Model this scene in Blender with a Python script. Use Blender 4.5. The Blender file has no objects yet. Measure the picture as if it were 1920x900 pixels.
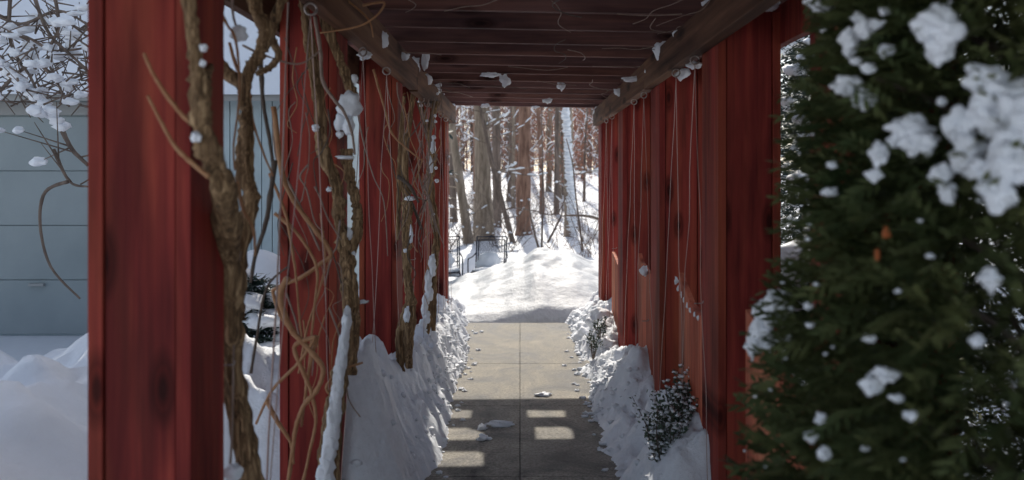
import bpy, bmesh, math, random
from mathutils import Vector, Matrix, noise
PI = math.pi
random.seed(11)
scene = bpy.context.scene
C = scene.collection
F, CX, HY, EYE = 1400.0, 975.0, 337.0, 1.55

def P(px, py, d):
    """point of the place seen at photo pixel (px,py) standing d metres down the walk"""
    return Vector(((px-CX)*d/F, d, EYE-(py-HY)*d/F))

# ------------------------------------------------------------------ materials
def newmat(name):
    m = bpy.data.materials.new(name); m.use_nodes = True
    nt = m.node_tree; b = nt.nodes['Principled BSDF']
    return m, nt, b
def N(nt, typ, **kw):
    n = nt.nodes.new(typ)
    for k, v in kw.items(): setattr(n, k, v)
    return n
def ramp(nt, stops):
    r = nt.nodes.new('ShaderNodeValToRGB')
    e = r.color_ramp.elements
    while len(e) < len(stops): e.new(.5)
    for i, (p, c) in enumerate(stops):
        e[i].position = p; e[i].color = (c[0], c[1], c[2], 1)
    return r
def mixc(nt, fac, a, b, mode='MIX'):
    m = N(nt, 'ShaderNodeMix', data_type='RGBA', blend_type=mode)
    def put(sock, v):
        if hasattr(v, 'links') or hasattr(v, 'is_linked'): nt.links.new(v, sock)
        elif isinstance(v, (int, float)): sock.default_value = v
        else: sock.default_value = (v[0], v[1], v[2], 1)
    put(m.inputs[0], fac); put(m.inputs[6], a); put(m.inputs[7], b)
    return m.outputs[2]
def noise_n(nt, vec, scale, detail=4, rough=.55, w=None, dist=0.0):
    n = N(nt, 'ShaderNodeTexNoise', noise_dimensions='4D' if w else '3D')
    n.inputs['Scale'].default_value = scale; n.inputs['Detail'].default_value = detail
    n.inputs['Roughness'].default_value = rough; n.inputs['Distortion'].default_value = dist
    nt.links.new(vec, n.inputs['Vector'])
    if w: nt.links.new(w, n.inputs['W'])
    return n.outputs['Fac']
def mapping(nt, sc):
    tc = N(nt, 'ShaderNodeTexCoord'); mp = N(nt, 'ShaderNodeMapping')
    mp.inputs['Scale'].default_value = sc
    nt.links.new(tc.outputs['Object'], mp.inputs['Vector'])
    return mp.outputs['Vector']
def rnd_w(nt, k=37.0):
    oi = N(nt, 'ShaderNodeObjectInfo'); m = N(nt, 'ShaderNodeMath', operation='MULTIPLY')
    nt.links.new(oi.outputs['Random'], m.inputs[0]); m.inputs[1].default_value = k
    return m.outputs[0]
def bump(nt, b, h, strength, dist=.01):
    bp = N(nt, 'ShaderNodeBump'); bp.inputs['Strength'].default_value = strength
    bp.inputs['Distance'].default_value = dist
    nt.links.new(h, bp.inputs['Height']); nt.links.new(bp.outputs['Normal'], b.inputs['Normal'])

def wood(name, cols, axis, worn=(.16, .075, .03), wornamt=.5, rough=.72):
    """grain runs along axis 0/1/2"""
    m, nt, b = newmat(name)
    sc = [21.0]*3; sc[axis] = .7
    sc2 = [3.2]*3; sc2[axis] = .5
    w = rnd_w(nt)
    g = noise_n(nt, mapping(nt, sc), 1.0, 6, .62, w, .35)
    big = noise_n(nt, mapping(nt, sc2), 1.0, 3, .5, w, .6)
    r = ramp(nt, [(.3, cols[0]), (.5, cols[1]), (.72, cols[2])])
    nt.links.new(g, r.inputs['Fac'])
    r2 = ramp(nt, [(.45, (0, 0, 0)), (.72, (wornamt,)*3)])
    nt.links.new(big, r2.inputs['Fac'])
    c = mixc(nt, r2.outputs['Color'], r.outputs['Color'], worn)
    # dark water stains
    big2 = noise_n(nt, mapping(nt, [x*1.4 for x in sc2]), 1.3, 4, .6, w)
    r3 = ramp(nt, [(.36, (.30, .28, .34)), (.54, (1, 1, 1))])
    nt.links.new(big2, r3.inputs['Fac'])
    c = mixc(nt, .8, c, r3.outputs['Color'], 'MULTIPLY')
    # knots
    kv = N(nt, 'ShaderNodeTexVoronoi', voronoi_dimensions='2D'); kv.inputs['Scale'].default_value = 1.0
    sp = N(nt, 'ShaderNodeSeparateXYZ'); cb = N(nt, 'ShaderNodeCombineXYZ')
    nt.links.new(mapping(nt, (4.2 if axis != 2 else 4.2, 1.5 if axis == 1 else 4.2, 1.5 if axis == 2 else 4.2) if axis else (1.5, 4.2, 4.2)), sp.inputs[0])
    across = 0 if axis == 2 else 2
    aw = N(nt, 'ShaderNodeMath', operation='ADD'); nt.links.new(sp.outputs[across], aw.inputs[0]); nt.links.new(w, aw.inputs[1])
    nt.links.new(aw.outputs[0], cb.inputs[0]); nt.links.new(sp.outputs[axis], cb.inputs[1])
    nt.links.new(cb.outputs[0], kv.inputs['Vector'])
    r4 = ramp(nt, [(.03, (.2, .16, .16)), (.07, (.6, .5, .48)), (.09, (.45, .4, .4)), (.16, (1, 1, 1))])
    nt.links.new(kv.outputs['Distance'], r4.inputs['Fac'])
    c = mixc(nt, 1.0, c, r4.outputs['Color'], 'MULTIPLY')
    nt.links.new(c, b.inputs['Base Color'])
    b.inputs['Roughness'].default_value = rough
    b.inputs['Specular IOR Level'].default_value = .16
    bump(nt, b, g, .5, .005)
    return m

def simple(name, col, rough=.7, metal=0.0, var=None, vscale=8.0, bmp=0, spec=.4):
    m, nt, b = newmat(name)
    if var:
        f = noise_n(nt, mapping(nt, (1, 1, 1)), vscale, 4, .6, rnd_w(nt))
        r = ramp(nt, [(.3, col), (.7, var)]); nt.links.new(f, r.inputs['Fac'])
        nt.links.new(r.outputs['Color'], b.inputs['Base Color'])
        if bmp: bump(nt, b, f, bmp, .01)
    else: b.inputs['Base Color'].default_value = (*col, 1)
    b.inputs['Roughness'].default_value = rough; b.inputs['Metallic'].default_value = metal
    b.inputs['Specular IOR Level'].default_value = spec
    return m

def snowmat(name, col=(.82, .85, .90), sc=14, st=.5, dirt=.0):
    m, nt, b = newmat(name)
    v = mapping(nt, (1, 1, 1))
    f1 = noise_n(nt, v, sc, 6, .65); f2 = noise_n(nt, v, sc*9, 3, .7)
    ad = N(nt, 'ShaderNodeMath', operation='MULTIPLY_ADD'); nt.links.new(f2, ad.inputs[0]); ad.inputs[1].default_value = .18; nt.links.new(f1, ad.inputs[2])
    r = ramp(nt, [(.3, (col[0]*(1-dirt), col[1]*(1-dirt), col[2]*(1-dirt))), (.6, col)])
    nt.links.new(f1, r.inputs['Fac']); nt.links.new(r.outputs['Color'], b.inputs['Base Color'])
    b.inputs['Roughness'].default_value = .55; b.inputs['Specular IOR Level'].default_value = .3
    bump(nt, b, ad.outputs[0], st, .02)
    return m

RED = [(.12, .019, .018), (.25, .034, .028), (.38, .072, .044)]
M = {}
M['post'] = wood('red_stained_wood', RED, 2, worn=(.30, .11, .04), wornamt=.5)
M['panel'] = wood('bounce_lit_red_panel', [(.30, .06, .035), (.52, .125, .07), (.70, .24, .14)], 2, worn=(.62, .28, .15), wornamt=.6)  # lighter than the posts: bounce from the snow put into the stain colour
M['beam'] = wood('weathered_beam', [(.055, .026, .017), (.135, .068, .042), (.24, .135, .08)], 1, worn=(.17, .075, .035), wornamt=.6)
M['rafter'] = wood('rafter_wood', [(.085, .055, .058), (.16, .085, .078), (.27, .135, .105)], 0, worn=(.17, .065, .042), wornamt=.6)
M['snow'] = snowmat('snow', sc=9, st=.55, dirt=.04)
M['snowpile'] = snowmat('ploughed_snow', (.60, .62, .65), 7, 1.0, .18)
M['snowrough'] = snowmat('crusty_snow', sc=22, st=.8, dirt=.10)
M['snowsmooth'] = snowmat('clump_snow', sc=30, st=.35, dirt=.02)
M['iron'] = simple('dark_iron', (.02, .025, .045), .45, .6)
M['steel'] = simple('dull_steel', (.42, .38, .36), .45, .8, (.25, .2, .18), 40)
M['wire'] = simple('wire', (.42, .30, .27), .5, .5)
M['leafgreen'] = simple('evergreen_leaf', (.045, .072, .028), .6, 0, (.13, .135, .05), 6, spec=.25)
M['boxleaf'] = simple('boxwood_leaf', (.045, .075, .05), .45, 0, (.085, .12, .08), 20)
M['darkgreen'] = simple('dark_evergreen', (.015, .03, .03), .6, 0, (.035, .06, .045), 8)
M['stem'] = simple('stem_bark', (.07, .05, .04), .8, 0, (.13, .10, .08), 30)
M['twig'] = simple('twig', (.30, .13, .055), .6, 0, (.40, .22, .11), 30)
M['twiggrey'] = simple('grey_twig', (.20, .14, .11), .7, 0, (.30, .22, .18), 30)
M['orange'] = simple('dead_frond', (.42, .11, .03), .6)
M['beechleaf'] = simple('dead_beech_leaf', (.34, .10, .06), .8, 0, (.44, .22, .14), 2)
M['farwig'] = simple('far_twigs', (.20, .12, .09), .9, 0, (.34, .22, .17), .4)

def bark(name, a, bcol, c, sc=(14, 14, 2.2), st=.8, dist=.02):
    m, nt, b = newmat(name)
    g = noise_n(nt, mapping(nt, sc), 1.0, 6, .65, rnd_w(nt), .8)
    r = ramp(nt, [(.32, a), (.5, bcol), (.68, c)]); nt.links.new(g, r.inputs['Fac'])
    nt.links.new(r.outputs['Color'], b.inputs['Base Color']); b.inputs['Roughness'].default_value = .85
    b.inputs['Specular IOR Level'].default_value = .2
    bump(nt, b, g, st, dist); return m
M['vine'] = bark('vine_bark', (.045, .028, .018), (.22, .135, .072), (.60, .41, .23), (75, 75, 6), 1.0, .012)
M['bark'] = bark('tree_bark', (.12, .095, .07), (.25, .20, .155), (.40, .33, .26), (9, 9, 1.4))
M['barkred'] = bark('red_brown_bark', (.10, .06, .045), (.23, .135, .10), (.36, .23, .17), (9, 9, 1.4))
M['barkdark'] = bark('dark_bark', (.07, .055, .045), (.155, .12, .10), (.26, .20, .165), (9, 9, 1.4))

def concrete():
    m, nt, b = newmat('concrete')
    v = mapping(nt, (1, 1, 1))
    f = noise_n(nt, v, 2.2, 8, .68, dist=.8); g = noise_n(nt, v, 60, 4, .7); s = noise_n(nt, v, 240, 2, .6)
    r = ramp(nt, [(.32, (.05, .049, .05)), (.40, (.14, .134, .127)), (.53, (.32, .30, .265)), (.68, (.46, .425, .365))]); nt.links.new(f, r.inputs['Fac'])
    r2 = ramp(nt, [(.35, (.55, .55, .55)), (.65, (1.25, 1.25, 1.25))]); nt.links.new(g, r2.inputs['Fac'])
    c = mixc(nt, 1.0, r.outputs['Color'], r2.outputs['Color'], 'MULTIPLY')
    nt.links.new(c, b.inputs['Base Color'])
    b.inputs['Specular IOR Level'].default_value = .2
    rr = ramp(nt, [(.38, (.55,)*3), (.6, (.9,)*3)]); nt.links.new(f, rr.inputs['Fac'])
    nt.links.new(rr.outputs['Color'], b.inputs['Roughness'])
    ad = N(nt, 'ShaderNodeMath', operation='ADD'); nt.links.new(g, ad.inputs[0]); nt.links.new(s, ad.inputs[1])
    bump(nt, b, ad.outputs[0], .55, .006); return m
M['concrete'] = concrete()
M['siding'] = simple('pale_blue_siding', (.36, .45, .49), .6, 0, (.46, .55, .58), 3)
M['door'] = simple('blue_grey_door', (.24, .285, .30), .5, 0, (.29, .335, .35), 2)
M['trim'] = simple('grey_trim', (.32, .33, .33), .6)
M['joint'] = simple('slab_joint', (.03, .028, .025), .9)

# ------------------------------------------------------------------ mesh building
class MB:
    def __init__(s): s.v = []; s.f = []
    def add(s, vs, fs):
        o = len(s.v); s.v += [tuple(p) for p in vs]; s.f += [tuple(i+o for i in f) for f in fs]
    def box(s, x0, x1, y0, y1, z0, z1, M4=None):
        vs = [Vector((x, y, z)) for z in (z0, z1) for y in (y0, y1) for x in (x0, x1)]
        if M4: vs = [M4 @ p for p in vs]
        s.add(vs, [(0, 2, 3, 1), (4, 5, 7, 6), (0, 1, 5, 4), (2, 6, 7, 3), (0, 4, 6, 2), (1, 3, 7, 5)])
    def tube(s, pts, rad, seg=6, res=None, rough=0.0, ridge=0.0, seed=0, cap=True):
        pts = [Vector(p) for p in pts]
        if isinstance(rad, (int, float)): rad = [rad]*len(pts)
        if res:
            np_, nr = [], []
            n = len(pts)
            for i in range(n-1):
                p0, p1, p2, p3 = pts[max(i-1, 0)], pts[i], pts[i+1], pts[min(i+2, n-1)]
                for k in range(res):
                    t = k/res
                    q = .5*((2*p1)+(-p0+p2)*t+(2*p0-5*p1+4*p2-p3)*t*t+(-p0+3*p1-3*p2+p3)*t**3)
                    np_.append(q); nr.append(rad[i]*(1-t)+rad[i+1]*t)
            np_.append(pts[-1]); nr.append(rad[-1]); pts, rad = np_, nr
        vs, fs = [], []
        up = Vector((.3, .9, .1)); L = 0
        for i, p in enumerate(pts):
            d = (pts[min(i+1, len(pts)-1)]-pts[max(i-1, 0)])
            if d.length < 1e-7: d = Vector((0, 0, 1))
            d.normalize()
            a = up-d*up.dot(d)
            if a.length < 1e-4: a = Vector((1, 0, 0))-d*d.x
            a.normalize(); up = a; b = d.cross(a)
            if i: L += (p-pts[i-1]).length
            for k in range(seg):
                th = 2*PI*k/seg; r = rad[i]
                if ridge: r *= 1+ridge*math.sin(3*th+L*14+seed)+ridge*.6*math.sin(5*th-L*9+seed*2)
                q = p+(a*math.cos(th)+b*math.sin(th))*r
                if rough: q += (q-p)*rough*noise.noise(Vector((q.x, q.y, q.z*.6))*(.35/max(rad[i], .002))*1.0+Vector((seed, 0, 0)))*2
                vs.append(q)
        for i in range(len(pts)-1):
            for k in range(seg):
                k2 = (k+1) % seg
                fs.append((i*seg+k, i*seg+k2, (i+1)*seg+k2, (i+1)*seg+k))
        if cap:
            fs.append(tuple(range(seg))[::-1]); fs.append(tuple((len(pts)-1)*seg+k for k in range(seg)))
        s.add(vs, fs)
    def blob(s, c, r, seed=0, sub=2, amp=.35, fr=1.2, drip=0):
        base, faces = ICO[sub]
        c = Vector(c)
        if isinstance(r, (int, float)): r = (r, r, r)
        vs = []
        for p in base:
            n1 = noise.noise(p*fr+Vector((seed*3.7, seed*1.3, 0)))
            n2 = noise.noise(p*fr*2.6+Vector((seed*1.7, 9, seed)))
            k = 1+amp*n1*1.7+amp*.7*n2
            q = Vector((p.x*r[0]*k, p.y*r[1]*k, p.z*r[2]*k))
            if drip and p.z < 0: q.x *= 1-drip*(-p.z)
            vs.append(c+q)
        s.add(vs, faces)
    def build(s, name, mat, parent=None, origin=(0, 0, 0), smooth=False, bevel=0):
        me = bpy.data.meshes.new(name)
        o3 = Vector(origin)
        me.from_pydata([(x-o3.x, y-o3.y, z-o3.z) for x, y, z in s.v], [], s.f); me.update()
        if smooth: me.polygons.foreach_set('use_smooth', [True]*len(me.polygons))
        me.materials.append(mat)
        o = bpy.data.objects.new(name, me); C.objects.link(o)
        if parent:
            o.parent = parent
            if name in ('snow', 'leaves', 'twigs'): o['kind'] = 'stuff'
        else: o.location = origin
        if bevel:
            md = o.modifiers.new('bevel', 'BEVEL'); md.width = bevel; md.segments = 2; md.limit_method = 'ANGLE'
        return o
ICO = {}
for sub in (1, 2, 3, 4):
    bm = bmesh.new(); bmesh.ops.create_icosphere(bm, subdivisions=sub, radius=1)
    ICO[sub] = ([v.co.copy() for v in bm.verts], [tuple(v.index for v in f.verts) for f in bm.faces]); bm.free()

def tag(o, label=None, cat=None, group=None, kind=None):
    if label: o['label'] = label
    if cat: o['category'] = cat
    if group: o['group'] = group
    if kind: o['kind'] = kind
    return o
def empty(name, loc, label, cat, group=None, rz=0):
    o = bpy.data.objects.new(name, None); C.objects.link(o); o.location = loc; o.rotation_euler = (0, 0, rz)
    o.empty_display_size = .1
    return tag(o, label, cat, group)
def dup(root, loc, rz, sc=1.0, label=None):
    r = root.copy(); C.objects.link(r); r.location = loc; r.rotation_euler = (0, 0, rz); r.scale = (sc, sc, sc)
    if label: r['label'] = label
    for ch in list(root.children):
        c = ch.copy(); C.objects.link(c); c.parent = r
        for g in list(ch.children):
            d = g.copy(); C.objects.link(d); d.parent = c
    return r
def lerp_tab(tab, t):
    if t <= tab[0][0]: return tab[0][1]
    for (a, va), (b, vb) in zip(tab, tab[1:]):
        if t <= b:
            k = (t-a)/(b-a); k = k*k*(3-2*k); return va+(vb-va)*k
    return tab[-1][1]
def sst(a, b, x):
    t = max(0, min(1, (x-a)/(b-a))); return t*t*(3-2*t)
def fbm(x, y, s, o=4, seed=0):
    v = 0; a = 1
    for i in range(o):
        v += a*noise.noise(Vector((x*s, y*s, seed+i*7.3))); s *= 2.1; a *= .5
    return v

# ------------------------------------------------------------------ ground
def terrain(x, y):
    z = .24+.05*fbm(x, y, .5)
    z -= .36*sst(9.5, 12, y)
    z += 2.35*sst(22, 62, y)*(.75+.25*sst(22, 40, y))
    z += .10*fbm(x, y, .12, 3, 5)*sst(12, 25, y)
    z += .05*fbm(x, y, 1.3, 3, 9)*sst(11, 16, y)
    # cleared strip before the garage, heaps thrown to its side
    dr = sst(-2.3, -3.0, x)*sst(4.6, 5.4, y)*sst(9, 7.5, y)
    z = z*(1-dr)
    hp = sst(-1.5, -2.4, x)*sst(5.6, 4.6, y)*sst(1.0, 2.2, y)
    z += hp*(.24+.24*fbm(x, y, 1.1, 4, 3)+.22*sst(-3.2, -1.8, x)+.10*fbm(x, y, 3.6, 4, 23)+.03*fbm(x, y, 11, 3, 24))
    z += .72*math.exp(-((x+2.15)/.55)**2-((y-6.15)/.5)**2)
    z += .35*math.exp(-((x-2.6)/.9)**2-((y-5.2)/1.6)**2)
    # trench of the walk
    w = sst(1.75, 1.35, abs(x))*sst(12.2, 10.6, y)
    return z*(1-w)-.05*w
def spaced(a, b, fine, lo, hi, grow=1.12):
    out = []; t = lo
    while t <= hi: out.append(t); t += fine
    st = fine; t = hi
    while t < b: st *= grow; t += st; out.append(t)
    st = fine; t = lo; pre = []
    while t > a: st *= grow; t -= st; pre.append(t)
    return pre[::-1]+out
xs = spaced(-70, 70, .06, -4.5, 3.2); ys = spaced(-12, 150, .06, 1.0, 13, 1.06)
g = MB(); nx = len(xs)
g.v = [(x, y, terrain(x, y)) for y in ys for x in xs]
g.f = [(j*nx+i, j*nx+i+1, (j+1)*nx+i+1, (j+1)*nx+i) for j in range(len(ys)-1) for i in range(nx-1)]
tag(g.build('snow_ground', M['snow'], smooth=True), kind='structure')

# concrete walk: slabs with open joints over a dark bed
pm = MB(); joints = [8.16, 8.0, 6.3, 5.12, 3.9, 2.7, 1.5, .3, -1.2]
for a, b in zip(joints, joints[1:]):
    for x0, x1 in ((-.70, -.002), (.002, .70)):
        pm.box(x0, x1, b+.002, a-.002, -.10, 0.0 if a < 8.1 else -.012)
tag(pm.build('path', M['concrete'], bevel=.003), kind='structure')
bd = MB(); bd.box(-.69, .69, -1.15, 8.1, -.16, -.025); tag(bd.build('path_bed', M['joint']), kind='structure')

# snow banks along both sides
LT = [(0, .12), (1.7, .12), (2.85, .14), (3.1, .25), (3.25, .60), (3.5, .72), (3.9, .58), (4.5, .40), (5.0, .36), (5.5, .40), (6.0, .30), (6.7, .36), (7.3, .30), (7.8, .27), (8.3, .26), (8.8, .2)]
RT = [(0, .1), (2.9, .1), (3.2, .14), (3.4, .42), (3.65, .40), (4.1, .22), (4.6, .16), (5.0, .36), (5.4, .34), (5.85, .16), (6.2, .08), (6.7, .24), (7.3, .26), (7.8, .22), (8.3, .24), (8.8, .2)]
def bank(side):
    m = MB(); y0, y1, st = -.8, 9.1, .022
    ny = int((y1-y0)/st); us = [i*.022 for i in range(48)]+[1.034+i*.05 for i in range(1, 8)]
    n = len(us)
    for j in range(ny+1):
        y = y0+j*st
        if side < 0:
            e = -.47-.10*sst(6.5, 8, y)-.02*sst(4.5, 3.6, y); top = lerp_tab(LT, y)
        else:
            e = .50+.03*sst(6.3, 8, y)+.03*sst(4.5, 3.6, y); top = lerp_tab(RT, y)
        en = side*(.06*fbm(y, 3*side, 2.4, 5, 1)+.02*fbm(y, 5*side, 19, 3, 2))
        for u in us:
            x = e+side*(u-.04)+en*(1-sst(0, .28, u))
            wv = .07*fbm(x, y, 1.9, 2, 31+side)
            k = .22*sst(0, .10, u)+.78*sst(.04+wv, (.30 if side < 0 else .38)+wv, u)
            h = -.03+top*k
            h += (.10*fbm(x*1.3, y, 2.6, 3, side)+.05*(1-abs(fbm(x*1.2, y, 5.5, 3, 4))*2)+.035*(fbm(x, y, 11, 4, 14)))*sst(0, .12, u)*(.35+.75*k)
            roughz = sst(.36, .1, u)
            h += .030*roughz*sst(0, .05, u)*(.6-abs(fbm(x, y, 15, 3, 8))*1.3)
            h += .10*sst(.12, .45, u)*math.exp(-((fbm(x, y, 1.7, 2, 12)-.3)/.25)**2)
            if side > 0: h = h+(min(h, .10)-h)*sst(3.4, 3.2, y)*sst(.62, .8, x)
            # joins the open snow outside
            if side < 0: h = h+(min(h, .14)-h)*sst(3.2, 3.0, y)*sst(-.7, -.85, x)
            out = sst(.85, 1.25, u); h = h*(1-out)+(terrain(side*1.78, y)-.03)*out
            if y > 8.35: h = h*(1-sst(8.5, 9.05, y))-.1*sst(8.5, 9.05, y)
            # hard-packed against fences: dip around posts
            m.v.append((x, y, h))
    m.f = [(j*n+i, j*n+i+1, (j+1)*n+i+1, (j+1)*n+i) if side > 0 else (j*n+i, (j+1)*n+i, (j+1)*n+i+1, j*n+i+1) for j in range(ny) for i in range(n-1)]
    random.seed(40+side)
    V = list(m.v)
    for i in range(430):
        j = int((random.uniform(5.6, 9.0) if random.random() < .82 else random.uniform(3, 5.8))/st); ii = min(n-12, int(abs(random.gauss(2, 6)))+2); p = V[j*n+ii]
        r = random.uniform(.006, .022)*(1.5 if random.random() < .08 else 1)
        m.blob((p[0], p[1], p[2]+r*.1), (r*1.2, r, r*.8), i, 1, .5, 1.5)
    return m
tag(bank(-1).build('snow_bank', M['snowrough'], smooth=True), kind='structure')
tag(bank(1).build('snow_bank', M['snowrough'], smooth=True), kind='structure')

# the big pile closing the far end of the walk
pl = MB(); st = .04; X0, X1, Y0, Y1 = -2.4, 3.4, 7.9, 13.0
nx = int((X1-X0)/st)+1; ny = int((Y1-Y0)/st)+1
for j in range(ny):
    for i in range(nx):
        x = X0+i*st; y = Y0+j*st
        crest = lerp_tab([(-2.4, .05), (-1.5, .10), (-1.02, .16), (-.66, .27), (-.28, .38), (0, .50), (.22, .63), (.6, .58), (1.05, .40), (2.0, .25), (3.4, .1)], x)
        front = 8.22+.05*fbm(x, 0, 2.2, 3, 2)+.02*fbm(x, 0, 9, 2, 2)
        t = sst(front-.02, front+.14, y)*.15+(1-(1-max(0, min(1, (y-front)/1.85)))**1.5)*.85
        back = 1-sst(10.3, 11.8, y)
        h = crest*t*back+(.06*fbm(x, y, 1.5, 4, 6)+.022*fbm(x, y, 6, 4, 7))*t+.02*abs(fbm(x, y, 9, 3, 3))*sst(front+.5, front, y)*sst(front-.02, front+.05, y)
        edge = min(sst(X0, X0+.5, x), sst(X1, X1-.5, x), sst(Y1, Y1-.5, y))
        pl.v.append((x, y, (h-.02 if y > front-.02 else -.12)-.4*(1-edge)-.28*sst(11, 12.4, y)))
pl.f = [(j*nx+i, j*nx+i+1, (j+1)*nx+i+1, (j+1)*nx+i) for j in range(ny-1) for i in range(nx-1)]
tag(pl.build('snow_pile', M['snowpile'], smooth=True), 'big rounded pile of ploughed snow closing the far end of the walk', 'snow pile')

# loose snow lumps on the walk
LG = 'loose lumps of snow along the walk'
def lump(x, y, r, label, seed):
    m = MB(); m.blob((x, y, r[2]*.45), r, seed, 3, .45, 1.5)
    tag(m.build('snow_lump', M['snowrough'], origin=(x, y, 0), smooth=True), label, 'snow lump', LG)
p = P(938, 799, 4.67); lump(p.x, 4.70, (.075, .03, .022), 'long flat lump of snow lying alone in the shaded part of the walk', 1)
p = P(905, 803, 4.67); lump(p.x, 4.64, (.028, .025, .02), 'small round lump of snow left of the long flat one on the walk', 2)
p = P(908, 822, 4.5); lump(p.x, 4.46, (.040, .03, .018), 'small lump of snow nearest the camera on the shaded walk', 3)
p = P(1018, 742, 5.35); lump(p.x, 5.36, (.055, .03, .015), 'flat lump of snow on the sunlit slab just beyond the shadow edge', 6)
for i in range(60):
    s = random.choice((-1, 1)); y = random.uniform(3.8, 8.0)
    x = (-.44 if s < 0 else .475)-s*abs(random.gauss(0, .045)); 
    if y > 6.8: x += s*.08
    r = random.uniform(.006, .018)
    lump(x, y, (r*1.3, r, r*.7), 'crumb of snow fallen from the bank onto the %s edge of the walk' % ('left' if s < 0 else 'right'), i+10)

# ------------------------------------------------------------------ pergola
PO = Vector((0, 4.8, 0))
per = empty('pergola', PO, 'red stained timber pergola with box posts and close rafters over the shovelled walk', 'pergola')
def zoff(x): return .015-.018*x         # the roof sits a touch higher on the left
XL, XR = -.75, .85
LP = [1.70, 3.06, 4.57, 6.02, 7.66]; RP = [1.90, 3.20, 4.55, 6.18, 7.80]
def post(side, y):
    w = .235 if side < 0 else .268; dp = .20 if side < 0 else .30
    xa, xb = (XL-w, XL) if side < 0 else (XR, XR+w)
    t = .034; top = 2.27+zoff(xa)
    m = MB(); m.box(xa+t+.0035, xb-t-.0035, y+.006, y+.034, -.05, top); m.box(xa+t+.0035, xb-t-.0035, y+dp-.034, y+dp-.006, -.05, top)
    o = m.build('post', M['post'], per, PO, bevel=.002)
    for a in ((xa, xa+t), (xb-t, xb)):
        s_ = MB(); split = dp*.48 if y < 4 else dp; s_.box(a[0], a[1], y, y+split, -.05, top)
        if y < 4: s_.box(a[0]+.003, a[1]-.003, y+split+.004, y+dp, -.05, top-.002)
        s_.build('side_board', M['post'], o, PO, bevel=.002)
    return o
for y in LP: post(-1, y)
for y in RP: post(1, y)
def beam(x0, x1, y0, y1, zb, zt, mat=None):
    m = MB(); m.box(x0, x1, y0, y1, zb, zt); return m.build('beam', mat or M['beam'], per, PO, bevel=.003)
for a, b, dz in ((-.6, 2.0, .0), (2.003, 5.03, .0), (5.033, 6.42, -.012), (6.423, 8.0, -.004)):
    beam(XL+.003, XL+.062, a, b, 2.155+dz, 2.328+dz)
    beam(XL-.235-.041, XL-.238, a, b, 2.155, 2.33)
for a, b, dz in ((-.6, 1.9, 0), (1.903, 4.75, .0), (4.753, 6.9, -.004), (6.903, 8.07, 0)):
    beam(XR-.062, XR-.003, a, b, 2.13+dz, 2.300+dz)
    beam(XR+.265, XR+.305, a, b, 2.13, 2.302, M['post'])
# rafters
for k in range(21):
    y = 8.0-.41*k
    m = MB(); sk = Matrix.Translation((0, y, 2.335)) @ Matrix.Rotation(math.radians(1.02), 4, 'Y') @ Matrix.Rotation(math.radians(.6), 4, 'Z')
    m.box(-1.22, 1.42, -.019, .019, 0, .142, sk)
    m.build('rafter', M['rafter'], per, PO, bevel=.002)
# low side panels, one behind each right hand post
def low_panel(y0, y1, ztab):
    m = MB(); n = max(3, int(round((y1-y0)/.10))); w = (y1-y0)/n
    for i in range(n):
        a, b = y0+i*w+.002, y0+(i+1)*w-.002
        za, zb = lerp_tab(ztab, a), lerp_tab(ztab, b); x = XR+.004
        vs = [(x, a, -.05), (x+.028, a, -.05), (x+.028, b, -.05), (x, b, -.05), (x, a, za), (x+.028, a, za), (x+.028, b, zb), (x, b, zb)]
        m.add(vs, [(3, 2, 1, 0), (4, 5, 6, 7), (0, 1, 5, 4), (1, 2, 6, 5), (2, 3, 7, 6), (3, 0, 4, 7)])
    o = m.build('low_panel', M['panel'], per, PO, bevel=.0015); o['label'] = 'waist high board panel with a sloping top between the posts'
    return o
low_panel(2.16, 2.83, [(2.16, .86), (2.5, .93), (2.83, 1.06)])
low_panel(3.46, 4.02, [(3.46, .90), (3.7, .92), (3.85, .97), (4.02, 1.05)])
low_panel(4.81, 5.40, [(4.81, .93), (5.1, .94), (5.3, .97), (5.40, 1.02)])
low_panel(6.44, 6.95, [(6.44, .8), (6.95, .88)])
# eye bolts and trellis wires
def bolt(x, y, z, side, r=.020):
    m = MB(); c = Vector((x, y, z-.022)); n = 14
    tilt = random.uniform(-.5, .5)
    pts = [c+Vector((math.cos(2*PI*i/n)*r*math.cos(tilt), math.cos(2*PI*i/n)*r*math.sin(tilt), math.sin(2*PI*i/n)*r)) for i in range(n+1)]
    m.tube(pts, .0042, 6); m.tube([(x, y, z-.003), (x, y, z+.03)], .0042, 6)
    m.build('eye_bolt', M['steel'], per, PO, smooth=True)
def wires(x, y, z, ends, r=.0017):
    for (dx, dy, zz) in ends:
        m = MB(); a = Vector((x, y, z-.042)); b = Vector((x+dx, y+dy, zz)); pts = []
        for i in range(9):
            t = i/8; q = a.lerp(b, t); q.x += .006*math.sin(t*PI)*random.uniform(-1, 1); q.y += .012*math.sin(t*PI)*random.uniform(-1, 1); pts.append(q)
        m.tube(pts, r, 5, 2); m.build('trellis_wire', M['wire'], per, PO)
for y in (3.48, 3.90, 4.92, 5.34, 6.62, 7.06):
    x = XR-.035; bolt(x, y, 2.13, 1); wires(x, y, 2.13, [(0, random.uniform(.35, .6), .12), (.0, random.uniform(-.5, -.1), .12)])
for y in (2.55, 3.40, 4.0, 5.42, 5.75, 6.75, 7.2):
    x = XL+.035; bolt(x, y, 2.155, -1); wires(x, y, 2.155, [(0, random.uniform(.35, .7), .15), (.0, random.uniform(-.6, -.15), .15)])
wires(XL+.02, 2.35, 2.15, [(-.02, -.18, .3)], .003)
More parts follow.
